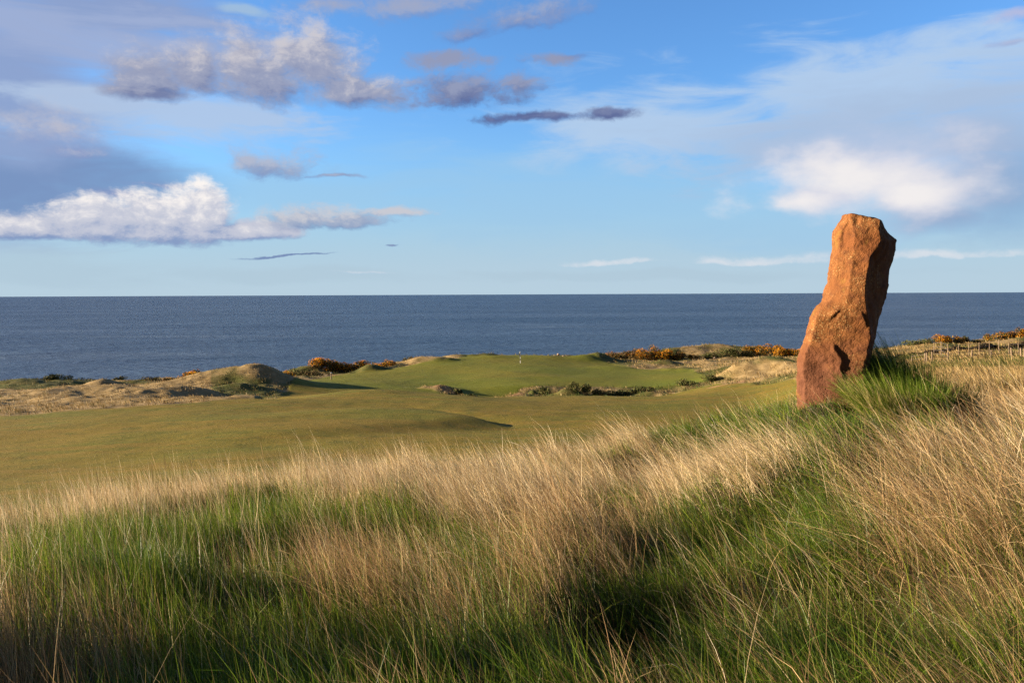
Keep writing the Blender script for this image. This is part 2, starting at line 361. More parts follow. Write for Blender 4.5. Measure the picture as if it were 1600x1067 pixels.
def land(X, Y, fine=True):
    X = np.asarray(X, float); Y = np.asarray(Y, float)
    Ye = np.maximum(Y, 2.5)
    px = np.clip(800+F*X/Ye, -500, 2099.9); yy = np.clip(Y, 0, 239.9)
    fx = (px+500)/5.0; i = np.clip(fx.astype(int), 0, 519); tx = fx-i
    j = np.clip(np.searchsorted(YG, yy, side='right')-1, 0, len(YG)-2); ty = (yy-YG[j])/(YG[j+1]-YG[j])
    z = (TABF[i, j]*(1-tx)+TABF[i+1, j]*tx)*(1-ty)+(TABF[i, j+1]*(1-tx)+TABF[i+1, j+1]*tx)*ty
    bx_ = np.interp(px, [-500, 0, 400, 800, 1000, 1180, 1300, 1420, 2100], [.22, .22, .25, .34, .26, .12, .02, .34, .55])
    z = z-bx_*np.exp(-((Y-10.5)/4.0)**2)
    # unseen dune added outside the frame on the left to shade the near slope
    z = z+np.maximum(0.15, 2.7*vnoise(X/3.0+40, Y/0.62, 35)-0.40)*np.exp(-((X+10.0)/2.2)**2)*(1-sstep(Y, 4.6, 7.4))*sstep(Y, -14, -6)
    z = z+(1.7+0.9*vnoise(X/1.5, Y/0.4, 39))*np.exp(-((X+10.2)/2.0)**2)*np.exp(-((Y-4.15)/0.55)**2)
    z = z+0.9*np.exp(-((X+8.6)/1.4)**2)*np.exp(-((Y-6.35)/0.42)**2)
    z = np.where(Y < 2.5, -1.65+(z+1.65)*np.clip(Y/2.5, 0, 1), z)
    for (mx, my, rx, ry, hh, p) in MOUNDS:
        if hh == 0: continue
        cx = wx(mx, my); q = ((X-cx)/rx)**2+((Y-my)/ry)**2
        z = z+hh*np.exp(-q*1.1)
    # the long low scarp on the fairway that throws the dark line
    ax, ay, bx, by = wx(585, 69), 69.0, wx(775, 57.5), 57.5
    dx, dy = bx-ax, by-ay; ln = math.hypot(dx, dy); dx /= ln; dy /= ln
    tt = (X-ax)*dx+(Y-ay)*dy; nn = (X-ax)*dy-(Y-ay)*dx      # nn > 0 on the near left side
    nn = nn*-1.0 if (dy*(-1)-dx*(-1)) < 0 else nn
    g = sstep(tt/ln, -0.15, 0.35)*(1-sstep(tt/ln, 0.80, 1.12))
    z = z+0.60*g*np.where(nn > -1.1, sstep(nn, -1.1, 0.0), 0)*np.exp(-(np.maximum(nn, 0)/15.0)**2)-0.30*g*np.exp(-(nn+1.8)**2/5)
    # broad roll of the fairways
    amp = sstep(Y, 22, 40)*(1-sstep(Y, 140, 165))
    z = z+amp*(0.55*(fbm(X/17.0, Y/17.0, 5, 2)-0.5)+0.35*(fbm(X/26.0, Y/8.0, 6, 2)-0.5))
    if fine:
        rough = 1-turf_mask(X, Y)
        far = sstep(Y, 55, 80)
        z = z+rough*far*(1.1*(fbm(X/6.0, Y/6.0, 11, 2)-0.5)+0.22*(vnoise(X/0.9, Y/0.9, 17)-0.5))
        near = 1-sstep(Y, 20, 45)
        z = z+rough*near*(0.66*(fbm(X/1.7, Y/1.7, 21, 2)-0.5)+0.10*(vnoise(X/0.45, Y/0.45, 27)-0.5))
        z = z+(1-rough)*(0.05*(vnoise(X/1.3, Y/1.3, 23)-0.5)+0.16*(vnoise(X/5.0, Y/5.0, 29)-0.5))
    return z+CAM_Z


def project(X, Y, Z):
    x = 800+F*X/Y; return x, yh(x)-F*(Z-CAM_Z)/Y


# ------------------------------------------------------------------ ground
NYR, NXR = 820, 760
tY = np.concatenate([np.linspace(-45, 1.5, 40)[:-1], np.linspace(1.5, 24, 250)[:-1], np.geomspace(24, 225, 532)])
sX = np.linspace(-1, 1, NXR)
W = 1.15*np.sqrt(tY**2+14**2)
GX = sX[None, :]*W[:, None]; GY = np.repeat(tY[:, None], NXR, 1)
GZ = land(GX, GY)
tm = turf_mask(GX, GY)
gpx, grow = project(GX, np.maximum(GY, 2.5), GZ)
# zone tints: r = mown turf, g = straw-ness of the rough, b = sand
straw = np.clip(fbm(GX/7, GY/7, 31, 4)*1.8-0.35, 0, 1)
straw = np.where((gpx < 330) & (GY > 60) & (GY < 112), np.clip(straw+0.5, 0, 1), straw)
straw = np.where((gpx > 1250) & (GY > 14) & (GY < 75), np.clip(straw*0.5+0.6, 0, 1), straw)
straw = np.where((gpx < 150) & (GY > 112), straw*0.35, straw)
sand = np.zeros_like(GX)
for (sx, sy, rx, ry) in [(688, 115.5, 1.8, 1.3), (700, 114, 1.5, 1.0), (806, 106.5, 2.0, 1.0), (1043, 114.5, 0.9, 0.8), (1120, 106, 1.6, 1.2), (1150, 107, 2, 1.0), (505, 140, 5, 1.6), (1080, 172, 6, 1.5), (875, 166, 1.5, 1.0)]:
    q = ((GX-wx(sx, sy))/rx)**2+((GY-sy)/ry)**2
    sand = np.maximum(sand, np.exp(-q)*(0.6+0.8*vnoise(GX/0.8, GY/0.8, 61)))
nV = GX.size
idx = np.arange(nV).reshape(GX.shape)
quads = np.stack([idx[:-1, :-1], idx[:-1, 1:], idx[1:, 1:], idx[1:, :-1]], -1).reshape(-1, 4)

gm, q, out = newmat('ground_turf')
a = attr(q); s3 = q.n.new('ShaderNodeSeparateColor'); q.l.new(a.outputs['Color'], s3.inputs[0])
oc = objco(q)
n_big = q.noise(oc, 0.09, 4, 0.55); n_mid = q.noise(oc, 0.7, 5, 0.6); n_fin = q.noise(oc, 5.0, 6, 0.70)
mp = q.n.new('ShaderNodeMapping'); q.l.new(oc, mp.inputs[0]); mp.inputs['Scale'].default_value = (0.05, 0.55, 0.3); mp.inputs['Rotation'].default_value = (0, 0, R(-6))
n_str = q.noise(mp.outputs[0], 1.0, 4, 0.6)
turf = q.mix(q.smooth(n_big, 0.35, 0.68), (0.180, 0.138, 0.021), (0.128, 0.132, 0.020))
turf = q.mix(q.smooth(n_str, 0.44, 0.60, 0, 0.75), turf, (0.205, 0.138, 0.025))
turf = q.mix(q.smooth(n_mid, 0.48, 0.68, 0, 0.65), turf, (0.088, 0.095, 0.015))
turf = q.mix(q.smooth(n_fin, 0.50, 0.68, 0, 0.6), turf, (0.31, 0.22, 0.05))
turf = q.mix(q.m('MULTIPLY', s3.outputs[2], 1.0), turf, (0.135, 0.160, 0.020))
straw_c = q.mix(q.smooth(n_mid, 0.35, 0.65), (0.36, 0.26, 0.13), (0.25, 0.175, 0.075))
green_c = q.mix(q.smooth(n_mid, 0.4, 0.65), (0.075, 0.085, 0.022), (0.13, 0.115, 0.034))
rough_c = q.mix(q.smooth(q.m('ADD', s3.outputs[1], q.m('MULTIPLY', q.m('SUBTRACT', n_fin, 0.5), 0.8)), 0.3, 0.7), green_c, straw_c)
c = q.mix(s3.outputs[0], rough_c, turf)
sa = attr(q, 'sand')
c = q.mix(q.smooth(sa.outputs['Fac'], 0.35, 0.7), c, (0.33, 0.20, 0.10))
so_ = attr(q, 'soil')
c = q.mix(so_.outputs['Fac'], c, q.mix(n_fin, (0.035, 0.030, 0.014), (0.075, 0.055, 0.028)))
hgt = q.m('ADD', q.m('MULTIPLY', n_fin, 0.5), q.m('MULTIPLY', q.noise(oc, 26.0, 3, 0.6), 0.35))
principled(q, out, c, 0.95, 0.1, q.bump(hgt, 0.8, 0.10))
green_zone = np.clip(sstep(GY, 104, 118), 0, 1)*(0.5+0.8*(fbm(GX/12, GY/12, 71, 2)-0.3))
ground = npmesh('ground', np.stack([GX, GY, GZ], -1).reshape(-1, 3), quads, gm, np.stack([tm, straw, np.clip(green_zone, 0, 1)], -1).reshape(-1, 3), True)
at = ground.data.attributes.new('sand', 'FLOAT', 'POINT'); at.data.foreach_set('value', sand.astype(np.float32).ravel())
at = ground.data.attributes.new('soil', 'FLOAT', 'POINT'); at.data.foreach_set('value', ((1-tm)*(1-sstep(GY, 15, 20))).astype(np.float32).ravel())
tag(ground, 'rolling coastal golf links of olive mown turf and straw dunes', 'ground', kind='structure')

# ------------------------------------------------------------------ sea
wm, q, out = newmat('sea_water')
oc = objco(q)
mp = q.n.new('ShaderNodeMapping'); q.l.new(oc, mp.inputs[0]); mp.inputs['Rotation'].default_value = (0, 0, R(12)); mp.inputs['Scale'].default_value = (1, 2.2, 1)
wv = q.noise(mp.outputs[0], 0.14, 6, 0.62, 0.3)
wl = q.noise(mp.outputs[0], 0.012, 4, 0.55, 0.4)
mp2 = q.n.new('ShaderNodeMapping'); q.l.new(oc, mp2.inputs[0]); mp2.inputs['Rotation'].default_value = (0, 0, R(4)); mp2.inputs['Scale'].default_value = (0.0009, 0.006, 1)
wb = q.noise(mp2.outputs[0], 1.0, 5, 0.6, 0.2)
wf = q.noise(mp.outputs[0], 0.42, 4, 0.65)
c = q.mix(q.smooth(wb, 0.36, 0.66), (0.036, 0.073, 0.143), (0.064, 0.113, 0.202))
c = q.mix(q.smooth(wv, 0.52, 0.72, 0, 0.75), c, (0.13, 0.185, 0.27))
c = q.mix(q.smooth(wv, 0.46, 0.30, 0, 0.7), c, (0.030, 0.052, 0.095))
c = q.mix(q.smooth(wf, 0.54, 0.72, 0, 0.28), c, (0.16, 0.22, 0.31))
mp3 = q.n.new('ShaderNodeMapping'); q.l.new(oc, mp3.inputs[0]); mp3.inputs['Rotation'].default_value = (0, 0, R(-9)); mp3.inputs['Scale'].default_value = (0.004, 0.020, 1)
lane = q.noise(mp3.outputs[0], 1.0, 5, 0.62, 0.5)
c = q.mix(q.smooth(lane, 0.52, 0.70, 0, 0.55), c, (0.115, 0.165, 0.245))
c = q.mix(q.smooth(lane, 0.46, 0.32, 0, 0.45), c, (0.026, 0.050, 0.100))
cap_ = q.m('MULTIPLY', q.smooth(wf, 0.72, 0.80), q.smooth(wl, 0.52, 0.62))
c = q.mix(q.m('MULTIPLY', cap_, 0.8), c, (0.6, 0.62, 0.64))
b = principled(q, out, c, 0.42, 0.22, q.bump(q.m('ADD', wv, q.m('MULTIPLY', wl, 3.0)), 1.0, 3.0))
b.inputs['IOR'].default_value = 1.33
NR, NA = 40, 160
rr = np.geomspace(60, 60000, NR); aa = np.linspace(0, 2*np.pi, NA, endpoint=False)
sv = np.stack([rr[:, None]*np.cos(aa), rr[:, None]*np.sin(aa)+100, np.zeros((NR, NA))], -1).reshape(-1, 3)
ii = np.arange(NR*NA).reshape(NR, NA); i2 = np.roll(ii, -1, 1)
sea = npmesh('sea', sv, np.stack([ii[:-1], ii[1:], i2[1:], i2[:-1]], -1).reshape(-1, 4), wm, None, False)
tag(sea, 'deep blue sea reaching the horizon beyond the links', 'sea', kind='structure')


# ------------------------------------------------------------------ the standing stone
SY = 9.5
RAILS = [   # (row, column, extra depth)
 [(338, 1316, .42), (369, 1302, .43), (396, 1298, .43), (421, 1294, .43), (441, 1292.5, .43), (460, 1284, .43), (471, 1284, .42), (478, 1275, .40), (497, 1268, .40), (520, 1259.5, .41), (536, 1253, .42), (552, 1247, .43), (575, 1245.5, .44), (615, 1242.7, .44), (640, 1243, .44), (700, 1244, .44)],
 [(336, 1320, .29), (369, 1314, .27), (396, 1310, .27), (441, 1306, .27), (462, 1300, .27), (475, 1294, .24), (486, 1284, .23), (520, 1272, .25), (552, 1259, .28), (615, 1254, .30), (640, 1255, .30), (700, 1256, .30)],
 [(335, 1330, .17), (369, 1336, .11), (421, 1330, .11), (467, 1324, .10), (492, 1312, .10), (505, 1312, .13), (540, 1306, .13), (575, 1300, .13), (640, 1296, .13), (700, 1296, .13)],
 [(345, 1375, .02), (359, 1373, .0), (376, 1377, .0), (389, 1370, .0), (401, 1360, .01), (421, 1356.5, .02), (448, 1352, .02), (467, 1352, .01), (482, 1354, .0), (504, 1359, .0), (530, 1359, .0), (544, 1356, .0), (575, 1350, .0), (640, 1346, .0), (700, 1344, .0)],
 [(345.5, 1378, .15), (359, 1381, .18), (376, 1392, .2), (391, 1386, .2), (421, 1375, .2), (448, 1371, .2), (482, 1367, .2), (519, 1365, .2), (560, 1358, .2), (700, 1348, .2)],
 [(346, 1379, .30), (356, 1383, .34), (366, 1389.5, .38), (375, 1402, .42), (391, 1400, .42), (421, 1390, .42), (445, 1388, .42), (472, 1382, .42), (499, 1374.5, .42), (519, 1369, .42), (560, 1360, .42), (700, 1350, .42)],
 [(343, 1370, .50), (375, 1384, .6), (445, 1374, .62), (519, 1355, .62), (700, 1336, .62)],
 [(340, 1325, .58), (375, 1316, .66), (445, 1306, .68), (519, 1280, .68), (575, 1264, .7), (700, 1262, .7)],
]
NT_, NPER = 190, 168
t = np.linspace(0, 1, NT_)
rails = []
for r_ in RAILS:
    r_ = np.array(r_, float); rows = r_[0, 0]+t*(700-r_[0, 0])
    xs = np.interp(rows, r_[:, 0], r_[:, 1]); ds = np.interp(rows, r_[:, 0], r_[:, 2])
    Yd = SY+ds
    rails.append(np.stack([(xs-800)/F*Yd, Yd, CAM_Z-(rows-yh(xs))/F*Yd], -1))
rails = np.array(rails)                       # K, NT, 3
per = np.array([16, 30, 34, 22, 18, 20, 14, 14]); seg = np.concatenate([[0], np.cumsum(per)])
ring = np.zeros((NT_, NPER, 3))
for kk in range(8):
    A, B = rails[kk], rails[(kk+1) % 8]
    for j in range(per[kk]): ring[:, seg[kk]+j] = A+(B-A)*(j/per[kk])
# round the arrises slightly
for _ in range(2): ring = 0.6*ring+0.2*np.roll(ring, 1, 1)+0.2*np.roll(ring, -1, 1)
cen = ring.mean(1, keepdims=True)
nrm = ring-cen; nrm[..., 2] = 0; nrm /= np.linalg.norm(nrm, axis=-1, keepdims=True)


def n3(P, s, seed):
    return (vnoise(P[..., 0]*s+P[..., 1]*s*0.6, P[..., 2]*s, seed)+vnoise(P[..., 1]*s*1.1+9, P[..., 2]*s*0.9+P[..., 0]*s*0.4, seed+3))/2-0.5


sx_, srow = project(ring[..., 0], ring[..., 1], ring[..., 2])
front = ((np.arange(NPER) >= seg[0]) & (np.arange(NPER) < seg[3]+3))[None, :]
disp_ = 0.050*n3(ring, 5, 101)+0.030*n3(ring, 13, 102)+0.016*n3(ring, 34, 103)+0.008*n3(ring, 80, 104)
# flakes: the lower left block stands proud, with broken steps facing right
def ledge(xs, rows, w_, depth, r0, r1):
    xl = np.interp(srow, rows, xs)
    return depth*(1-sstep(sx_-xl, -w_*0.3, w_*0.3))*np.exp(-np.maximum(xl-sx_, 0)/45)*sstep(srow, r0, r0+12)*(1-sstep(srow, r1-14, r1))
f_ = np.zeros_like(disp_)
f_ += ledge(np.array([1302, 1306, 1313, 1317, 1313, 1318]), [535, 546, 556, 564, 574, 590], 5, 0.034, 532, 598)*(0.55+0.9*vnoise(srow/7.0, sx_/9.0, 131))
f_ += ledge([1312, 1300, 1296], [486, 498, 502], 5, 0.028, 478, 506)
f_ += ledge([1346, 1350, 1354], [488, 500, 512], 5, 0.03, 484, 516)
f_ += ledge([1326, 1318, 1316], [350, 366, 380], 4, 0.022, 340, 384)
f_ -= 0.03*np.exp(-(((sx_-1338)/5)**2+((srow-346)/6)**2))
f_ -= 0.035*np.exp(-(((sx_-1278)/16)**2+((srow-575)/16)**2))
ring = ring+nrm*(disp_+np.where(front, f_, 0))[..., None]
# keep the top edge broken but closed: shrink rings towards the middle
caps = [ring[0]]
for fct, dz in ((0.93, 0.012), (0.75, 0.02), (0.5, 0.022), (0.25, 0.015), (0.02, 0.01)):
    c_ = ring[0].mean(0); rr_ = c_+(ring[0]-c_)*fct
    rr_[:, 2] = ring[0][:, 2]*fct+c_[2]*(1-fct)+dz+0.012*(vnoise(rr_[:, 0]*25, rr_[:, 1]*25, 5)-0.5)
    caps.append(rr_)
allr = np.concatenate([np.array(caps[1:])[::-1], ring], 0)
NRg = allr.shape[0]
ii = np.arange(NRg*NPER).reshape(NRg, NPER); i2 = np.roll(ii, -1, 1)
sm, q, out = newmat('red_sandstone')
oc = objco(q)
n1 = q.noise(oc, 2.2, 5, 0.6, 0.3); n2 = q.noise(oc, 9, 6, 0.65); n4 = q.noise(oc, 60, 4, 0.7); n5 = q.noise(oc, 30, 3, 0.6)
sxyz = q.n.new('ShaderNodeSeparateXYZ'); q.l.new(oc, sxyz.inputs[0])
c = q.mix(q.smooth(n1, 0.35, 0.65), (0.180, 0.066, 0.023), (0.215, 0.090, 0.030))
c = q.mix(q.smooth(n2, 0.46, 0.66, 0, 0.75), c, (0.110, 0.042, 0.018))
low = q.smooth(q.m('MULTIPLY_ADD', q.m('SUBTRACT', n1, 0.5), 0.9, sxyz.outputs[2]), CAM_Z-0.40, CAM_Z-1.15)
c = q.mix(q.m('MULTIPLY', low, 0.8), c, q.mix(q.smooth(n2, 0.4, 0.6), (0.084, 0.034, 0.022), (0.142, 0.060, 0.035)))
vor = q.n.new('ShaderNodeTexVoronoi'); q.l.new(oc, vor.inputs['Vector']); vor.inputs['Scale'].default_value = 42
lich = q.m('MULTIPLY', q.smooth(vor.outputs['Distance'], 0.34, 0.18), q.smooth(n1, 0.48, 0.62))
c = q.mix(q.m('MULTIPLY', lich, 0.75), c, (0.42, 0.29, 0.13))
c = q.mix(q.smooth(n4, 0.56, 0.74, 0, 0.6), c, (0.075, 0.028, 0.013))
c = q.mix(q.smooth(q.noise(oc, 3.1, 4, 0.6, 0.5), 0.60, 0.72, 0, 0.45), c, (0.24, 0.15, 0.032))
h = q.m('ADD', q.m('MULTIPLY', n2, 0.6), q.m('ADD', q.m('MULTIPLY', n4, 0.25), q.m('MULTIPLY', n5, 0.4)))
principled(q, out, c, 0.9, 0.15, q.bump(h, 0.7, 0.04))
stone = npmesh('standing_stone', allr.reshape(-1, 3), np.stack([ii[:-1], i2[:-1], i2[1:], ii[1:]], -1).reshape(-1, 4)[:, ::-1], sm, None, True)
tag(stone, 'tall leaning red sandstone standing stone rising from the grassy bank', 'standing stone')


# ------------------------------------------------------------------ blades of grass
def blades(name, base, L, phi, th0, th1, wid, col, mat, segs=3, seed=1, parent=None, shape=([0, 0.35, 0.8, 1], [0.9, 1.0, 0.6, 0.12])):
    g = np.random.default_rng(seed); N = len(base)
    d = np.stack([np.cos(phi), np.sin(phi)], -1)
    pts = [base.astype(np.float32)]; p = base.copy()
    for s in range(segs):
        th = th0+(th1-th0)*((s+0.5)/segs)
        p = p+(L/segs)[:, None]*np.concatenate([d*np.sin(th)[:, None], np.cos(th)[:, None]], -1)
        pts.append(p.astype(np.float32))
    axis = pts[-1]-pts[0]; axis /= np.linalg.norm(axis, axis=1, keepdims=True)+1e-9
    rv = g.normal(size=(N, 3)).astype(np.float32); wv_ = np.cross(axis, rv); wv_ /= np.linalg.norm(wv_, axis=1, keepdims=True)+1e-9
    prof = np.interp(np.linspace(0, 1, segs+1), *shape)
    V = np.zeros((N, segs+1, 2, 3), np.float32)
    for s in range(segs+1):
        hw = (wid*prof[s]*0.5)[:, None]*wv_
        V[:, s, 0] = pts[s]-hw; V[:, s, 1] = pts[s]+hw
    nv = (segs+1)*2
    fq = np.array([[2*s, 2*s+1, 2*s+3, 2*s+2] for s in range(segs)], np.int64)
    Q = (np.arange(N)[:, None, None]*nv+fq[None]).reshape(-1, 4)
    cc = np.repeat(col.astype(np.float32), nv, 0)
    return npmesh(name, V.reshape(-1, 3), Q, mat, cc, False, parent)


def blade_mat(name, transl=0.35, rough=0.6, spec=0.25):
    m, q, out = newmat(name); a = attr(q)
    b = q.n.new('ShaderNodeBsdfPrincipled'); q.l.new(a.outputs['Color'], b.inputs['Base Color'])
    b.inputs['Roughness'].default_value = rough; b.inputs['Specular IOR Level'].default_value = spec
    t_ = q.n.new('ShaderNodeBsdfTranslucent'); q.l.new(a.outputs['Color'], t_.inputs[0])
    mx = q.n.new('ShaderNodeMixShader'); mx.inputs[0].default_value = transl
    q.l.new(b.outputs[0], mx.inputs[1]); q.l.new(t_.outputs[0], mx.inputs[2]); q.l.new(mx.outputs[0], out.inputs[0])
    return m


M_straw = blade_mat('dry_grass_blade', 0.20); M_green = blade_mat('green_grass_blade', 0.36, 0.45, 0.35)

GREEN = [(640, 800, 50, 25, .9), (850, 760, 40, 20, .9), (1000, 740, 40, 25, .9), (720, 850, 60, 30, .6), (1330, 840, 60, 30, .7), (1520, 830, 40, 40, .6),(1375, 655, 80, 36, 1.8), (1150, 645, 110, 20, 1.2), (1230, 665, 40, 30, 1.0),(1400, 700, 60, 30, 1.0), (1250, 730, 60, 20, .6), (760, 900, 60, 60, .5), (1480, 960, 120, 40, .5), (1040, 820, 50, 50, .5), (420, 900, 40, 60, .4),(300, 850, 170, 50, 1.2), (480, 805, 80, 25, 1.0), (590, 785, 90, 22, .6), (200, 905, 110, 35, 1.2), (1190, 790, 130, 60, 1.4), (1310, 775, 80, 40, 1.2),
         (1110, 655, 80, 26, 1.6), (1205, 660, 50, 30, 1.6), (1050, 690, 30, 14, 1.0), (800, 830, 50, 26, .6), (960, 1010, 180, 60, .9), (600, 1010, 150, 45, .7), (1250, 1010, 200, 50, .9),
         (350, 960, 110, 45, .9), (1500, 1030, 110, 45, .8), (650, 830, 70, 26, .6), (60, 1000, 60, 40, .3), (120, 840, 80, 30, .6), (960, 930, 90, 35, .7), (1100, 880, 80, 30, .6), (1400, 640, 80, 40, .9), (20, 890, 60, 25, .5),
         (1340, 690, 40, 20, .5)]
STRAW = [(550, 735, 220, 28, 1.5), (900, 715, 160, 42, 1.7), (600, 900, 150, 50, 1.2), (1460, 750, 140, 100, 1.4), (1150, 710, 90, 24, 1.4), (900, 820, 130, 45, 1.0), (1280, 940, 160, 40, .8),
         (120, 772, 150, 20, 1.4), (850, 985, 45, 50, .7), (1500, 890, 110, 80, 1.1), (1280, 700, 80, 30, .9), (100, 1020, 110, 40, .5), (430, 740, 120, 20, .8), (1060, 760, 60, 60, .5), (730, 770, 90, 40, .9), (180, 800, 130, 16, .4)]


def greenness(x, row):
    s = np.zeros_like(x)
    for (cx, cy, rx, ry, a_) in GREEN: s += a_*np.exp(-((x-cx)/rx)**2-((row-cy)/ry)**2)
    for (cx, cy, rx, ry, a_) in STRAW: s -= a_*np.exp(-((x-cx)/rx)**2-((row-cy)/ry)**2)
    return s


STX = float(rails[2][-40][0])
# tufts
def scatter(n, ymax=16.5):
    y_ = 2.0+rng.random(n)**0.9*(ymax-2.0); x_ = rng.uniform(-0.86, 0.86, n)*y_+rng.normal(0, 0.15, n)
    e = int(n*0.06); x_ = np.concatenate([x_, rng.uniform(-4, 4, e)]); y_ = np.concatenate([y_, rng.uniform(0.9, 2.4, e)])
    z_ = land(x_, y_); px_, rw_ = project(x_, np.maximum(y_, 1.0), z_+0.18)
    br = np.interp(px_, [-300, 0, 200, 400, 700, 1000, 1150, 1280, 1900], [12.0, 12.0, 12.3, 13, 13.7, 14.3, 14.5, 17, 17])
    kp = (y_ < br) & ~((np.abs(x_-STX) < 0.5) & (y_ > SY-0.05) & (y_ < SY+0.65))
    g_ = greenness(px_, rw_)+2.2*(fbm(x_/0.8, y_/0.8, 91, 3)-0.5)
    return x_[kp], y_[kp], px_[kp], rw_[kp], g_[kp]


def lean(px_):     # how far the wind lays the stems over, by place
    return np.interp(px_, [-300, 0, 400, 800, 1100, 1600, 1900], [0.06, 0.10, 0.24, 0.52, 0.66, 0.66, 0.66])


def hfac(X, Y):    # trampled low in front of the stone
    q_ = ((X-(STX-0.25))/0.75)**2+((Y-8.75)/0.85)**2
    return 1-0.70*np.exp(-q_**2)


def tuft_blades(X0, Y0, P0, per_, Lm, Ls, spread, wr, pal, wgt_fn, seed, lean_a, lean_b, jth, jphi, conv=0.0):
    g = np.random.default_rng(seed); n = len(X0)
    tl = (g.normal(1, 0.24, n)*(0.52+0.95*fbm(X0/0.6, Y0/0.6, 77, 2))).clip(0.4, 1.7); tph = g.normal(0, 0.30, n); tth = g.normal(0, 0.17, n); tc = g.random(n)
    ix = np.repeat(np.arange(n), per_); N = len(ix)
    off = g.normal(size=(N, 2))*(spread*(1+0.05*Y0[ix]))[:, None]
    X = X0[ix]+off[:, 0]; Y = np.maximum(Y0[ix]+off[:, 1], 0.6); Z = land(X, Y)-0.02
    ln_ = lean(P0[ix]); wsc = 0.55+0.085*Y
    L = np.clip(tl[ix]*g.normal(Lm, Ls, N), 0.10, 0.95)*hfac(X, Y)
    th0 = np.clip(ln_*lean_a+tth[ix]+g.normal(0, jth, N), -0.5, 1.2); th1 = th0+ln_*lean_b+np.abs(g.normal(0.12, 0.26, N))+np.where(g.random(N) < 0.05, g.uniform(0.8, 1.8, N), 0)
    phi = np.pi+tph[ix]+g.normal(0, jphi, N)+np.where(g.random(N) < 0.05, g.uniform(-2, 2, N), 0)
    wid = g.uniform(*wr, N)*wsc
    pal = np.array(pal); wgt = wgt_fn(tc[ix]); wgt = wgt/wgt.sum(1, keepdims=True)
    ci = (g.random(N)[:, None] > np.cumsum(wgt, 1)).sum(1).clip(0, len(pal)-1)
    col_ = pal[ci]*(g.normal(1, 0.20, n)[ix]*g.normal(1, 0.12, N)).clip(0.55, 1.5)[:, None]
    ok = ~((np.abs(X-STX) < 0.42) & (Y > SY+0.02) & (Y < SY+0.6))
    return np.stack([X, Y, Z], -1)[ok], L[ok], phi[ok], th0[ok], th1[ok], wid[ok], col_[ok]


GPAL = [[0.062, 0.118, 0.010], [0.130, 0.200, 0.014], [0.230, 0.275, 0.028], [0.034, 0.070, 0.010], [0.22, 0.165, 0.065]]
SPAL = [[0.62, 0.47, 0.27], [0.50, 0.35, 0.18], [0.34, 0.215, 0.115], [0.66, 0.54, 0.36], [0.30, 0.22, 0.09]]
one = lambda t_: np.ones_like(t_)
gw = lambda t_: np.stack([0.3*one(t_), 0.1+0.3*t_, 0.22*t_, 0.3*(1-t_), 0.10*one(t_)], -1)
sw = lambda t_: np.stack([0.30*one(t_), 0.30*one(t_), 0.06+0.30*t_, 0.26*(1-t_), 0.14*one(t_)], -1)
# the dry stems: thick and pale on the brow, thinner and browner in scattered clumps lower down
x_, y_, p_, r_, g_ = scatter(13000)
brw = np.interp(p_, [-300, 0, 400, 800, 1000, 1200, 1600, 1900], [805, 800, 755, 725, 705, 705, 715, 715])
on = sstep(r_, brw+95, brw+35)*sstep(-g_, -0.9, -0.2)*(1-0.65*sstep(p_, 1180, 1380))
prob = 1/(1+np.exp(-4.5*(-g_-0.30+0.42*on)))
ra = rng.random(len(x_))
hit = ra < prob*on*0.60
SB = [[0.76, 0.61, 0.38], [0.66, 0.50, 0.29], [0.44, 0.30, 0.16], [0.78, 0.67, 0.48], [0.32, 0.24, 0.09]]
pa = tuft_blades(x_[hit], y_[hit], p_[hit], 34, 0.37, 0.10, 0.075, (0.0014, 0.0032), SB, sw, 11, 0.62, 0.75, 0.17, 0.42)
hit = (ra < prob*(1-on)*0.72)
SL = [[0.50, 0.34, 0.17], [0.38, 0.24, 0.115], [0.24, 0.14, 0.07], [0.58, 0.44, 0.25], [0.22, 0.15, 0.055]]  # browner dead thatch, with part of the lower slope's shade put into the colour
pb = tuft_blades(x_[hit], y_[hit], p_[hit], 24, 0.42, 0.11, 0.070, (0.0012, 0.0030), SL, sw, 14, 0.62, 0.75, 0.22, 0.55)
hit = (rng.random(len(x_)) < 0.30*sstep(y_, 2.6, 4.5))        # lone stems standing out of the green
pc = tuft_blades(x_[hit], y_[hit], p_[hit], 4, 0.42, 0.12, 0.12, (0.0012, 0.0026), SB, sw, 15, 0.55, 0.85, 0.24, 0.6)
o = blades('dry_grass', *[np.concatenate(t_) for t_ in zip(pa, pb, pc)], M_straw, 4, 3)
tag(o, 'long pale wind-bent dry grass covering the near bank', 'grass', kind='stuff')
# thin seed stalks standing above the brow
xs_, ys_ = rng.uniform(-0.80, 0.72, 420), rng.uniform(8.2, 11.6, 420); xs_ = xs_*ys_; ps_, _ = project(xs_, ys_, land(xs_, ys_))
kp = ~((np.abs(xs_-STX) < 0.9) & (ys_ > 8.2)); xs_, ys_, ps_ = xs_[kp], ys_[kp], ps_[kp]; n_ = len(xs_); ln_ = lean(ps_)
o = blades('seed_stalks', np.stack([xs_, ys_, land(xs_, ys_)-0.02], -1), rng.uniform(0.45, 0.72, n_), np.pi+rng.normal(0, 0.4, n_), ln_*0.6+rng.normal(0, 0.12, n_), ln_*1.3+rng.normal(0.1, 0.2, n_),
           rng.uniform(0.0045, 0.0075, n_), np.array([0.52, 0.36, 0.19])*rng.normal(1, 0.15, n_)[:, None], M_straw, 6, 31, shape=([0, 0.66, 0.80, 0.92, 1], [0.45, 0.40, 1.3, 1.1, 0.2]))
tag(o, 'thin tan seed stalks standing above the grass of the brow', 'grass', kind='stuff')
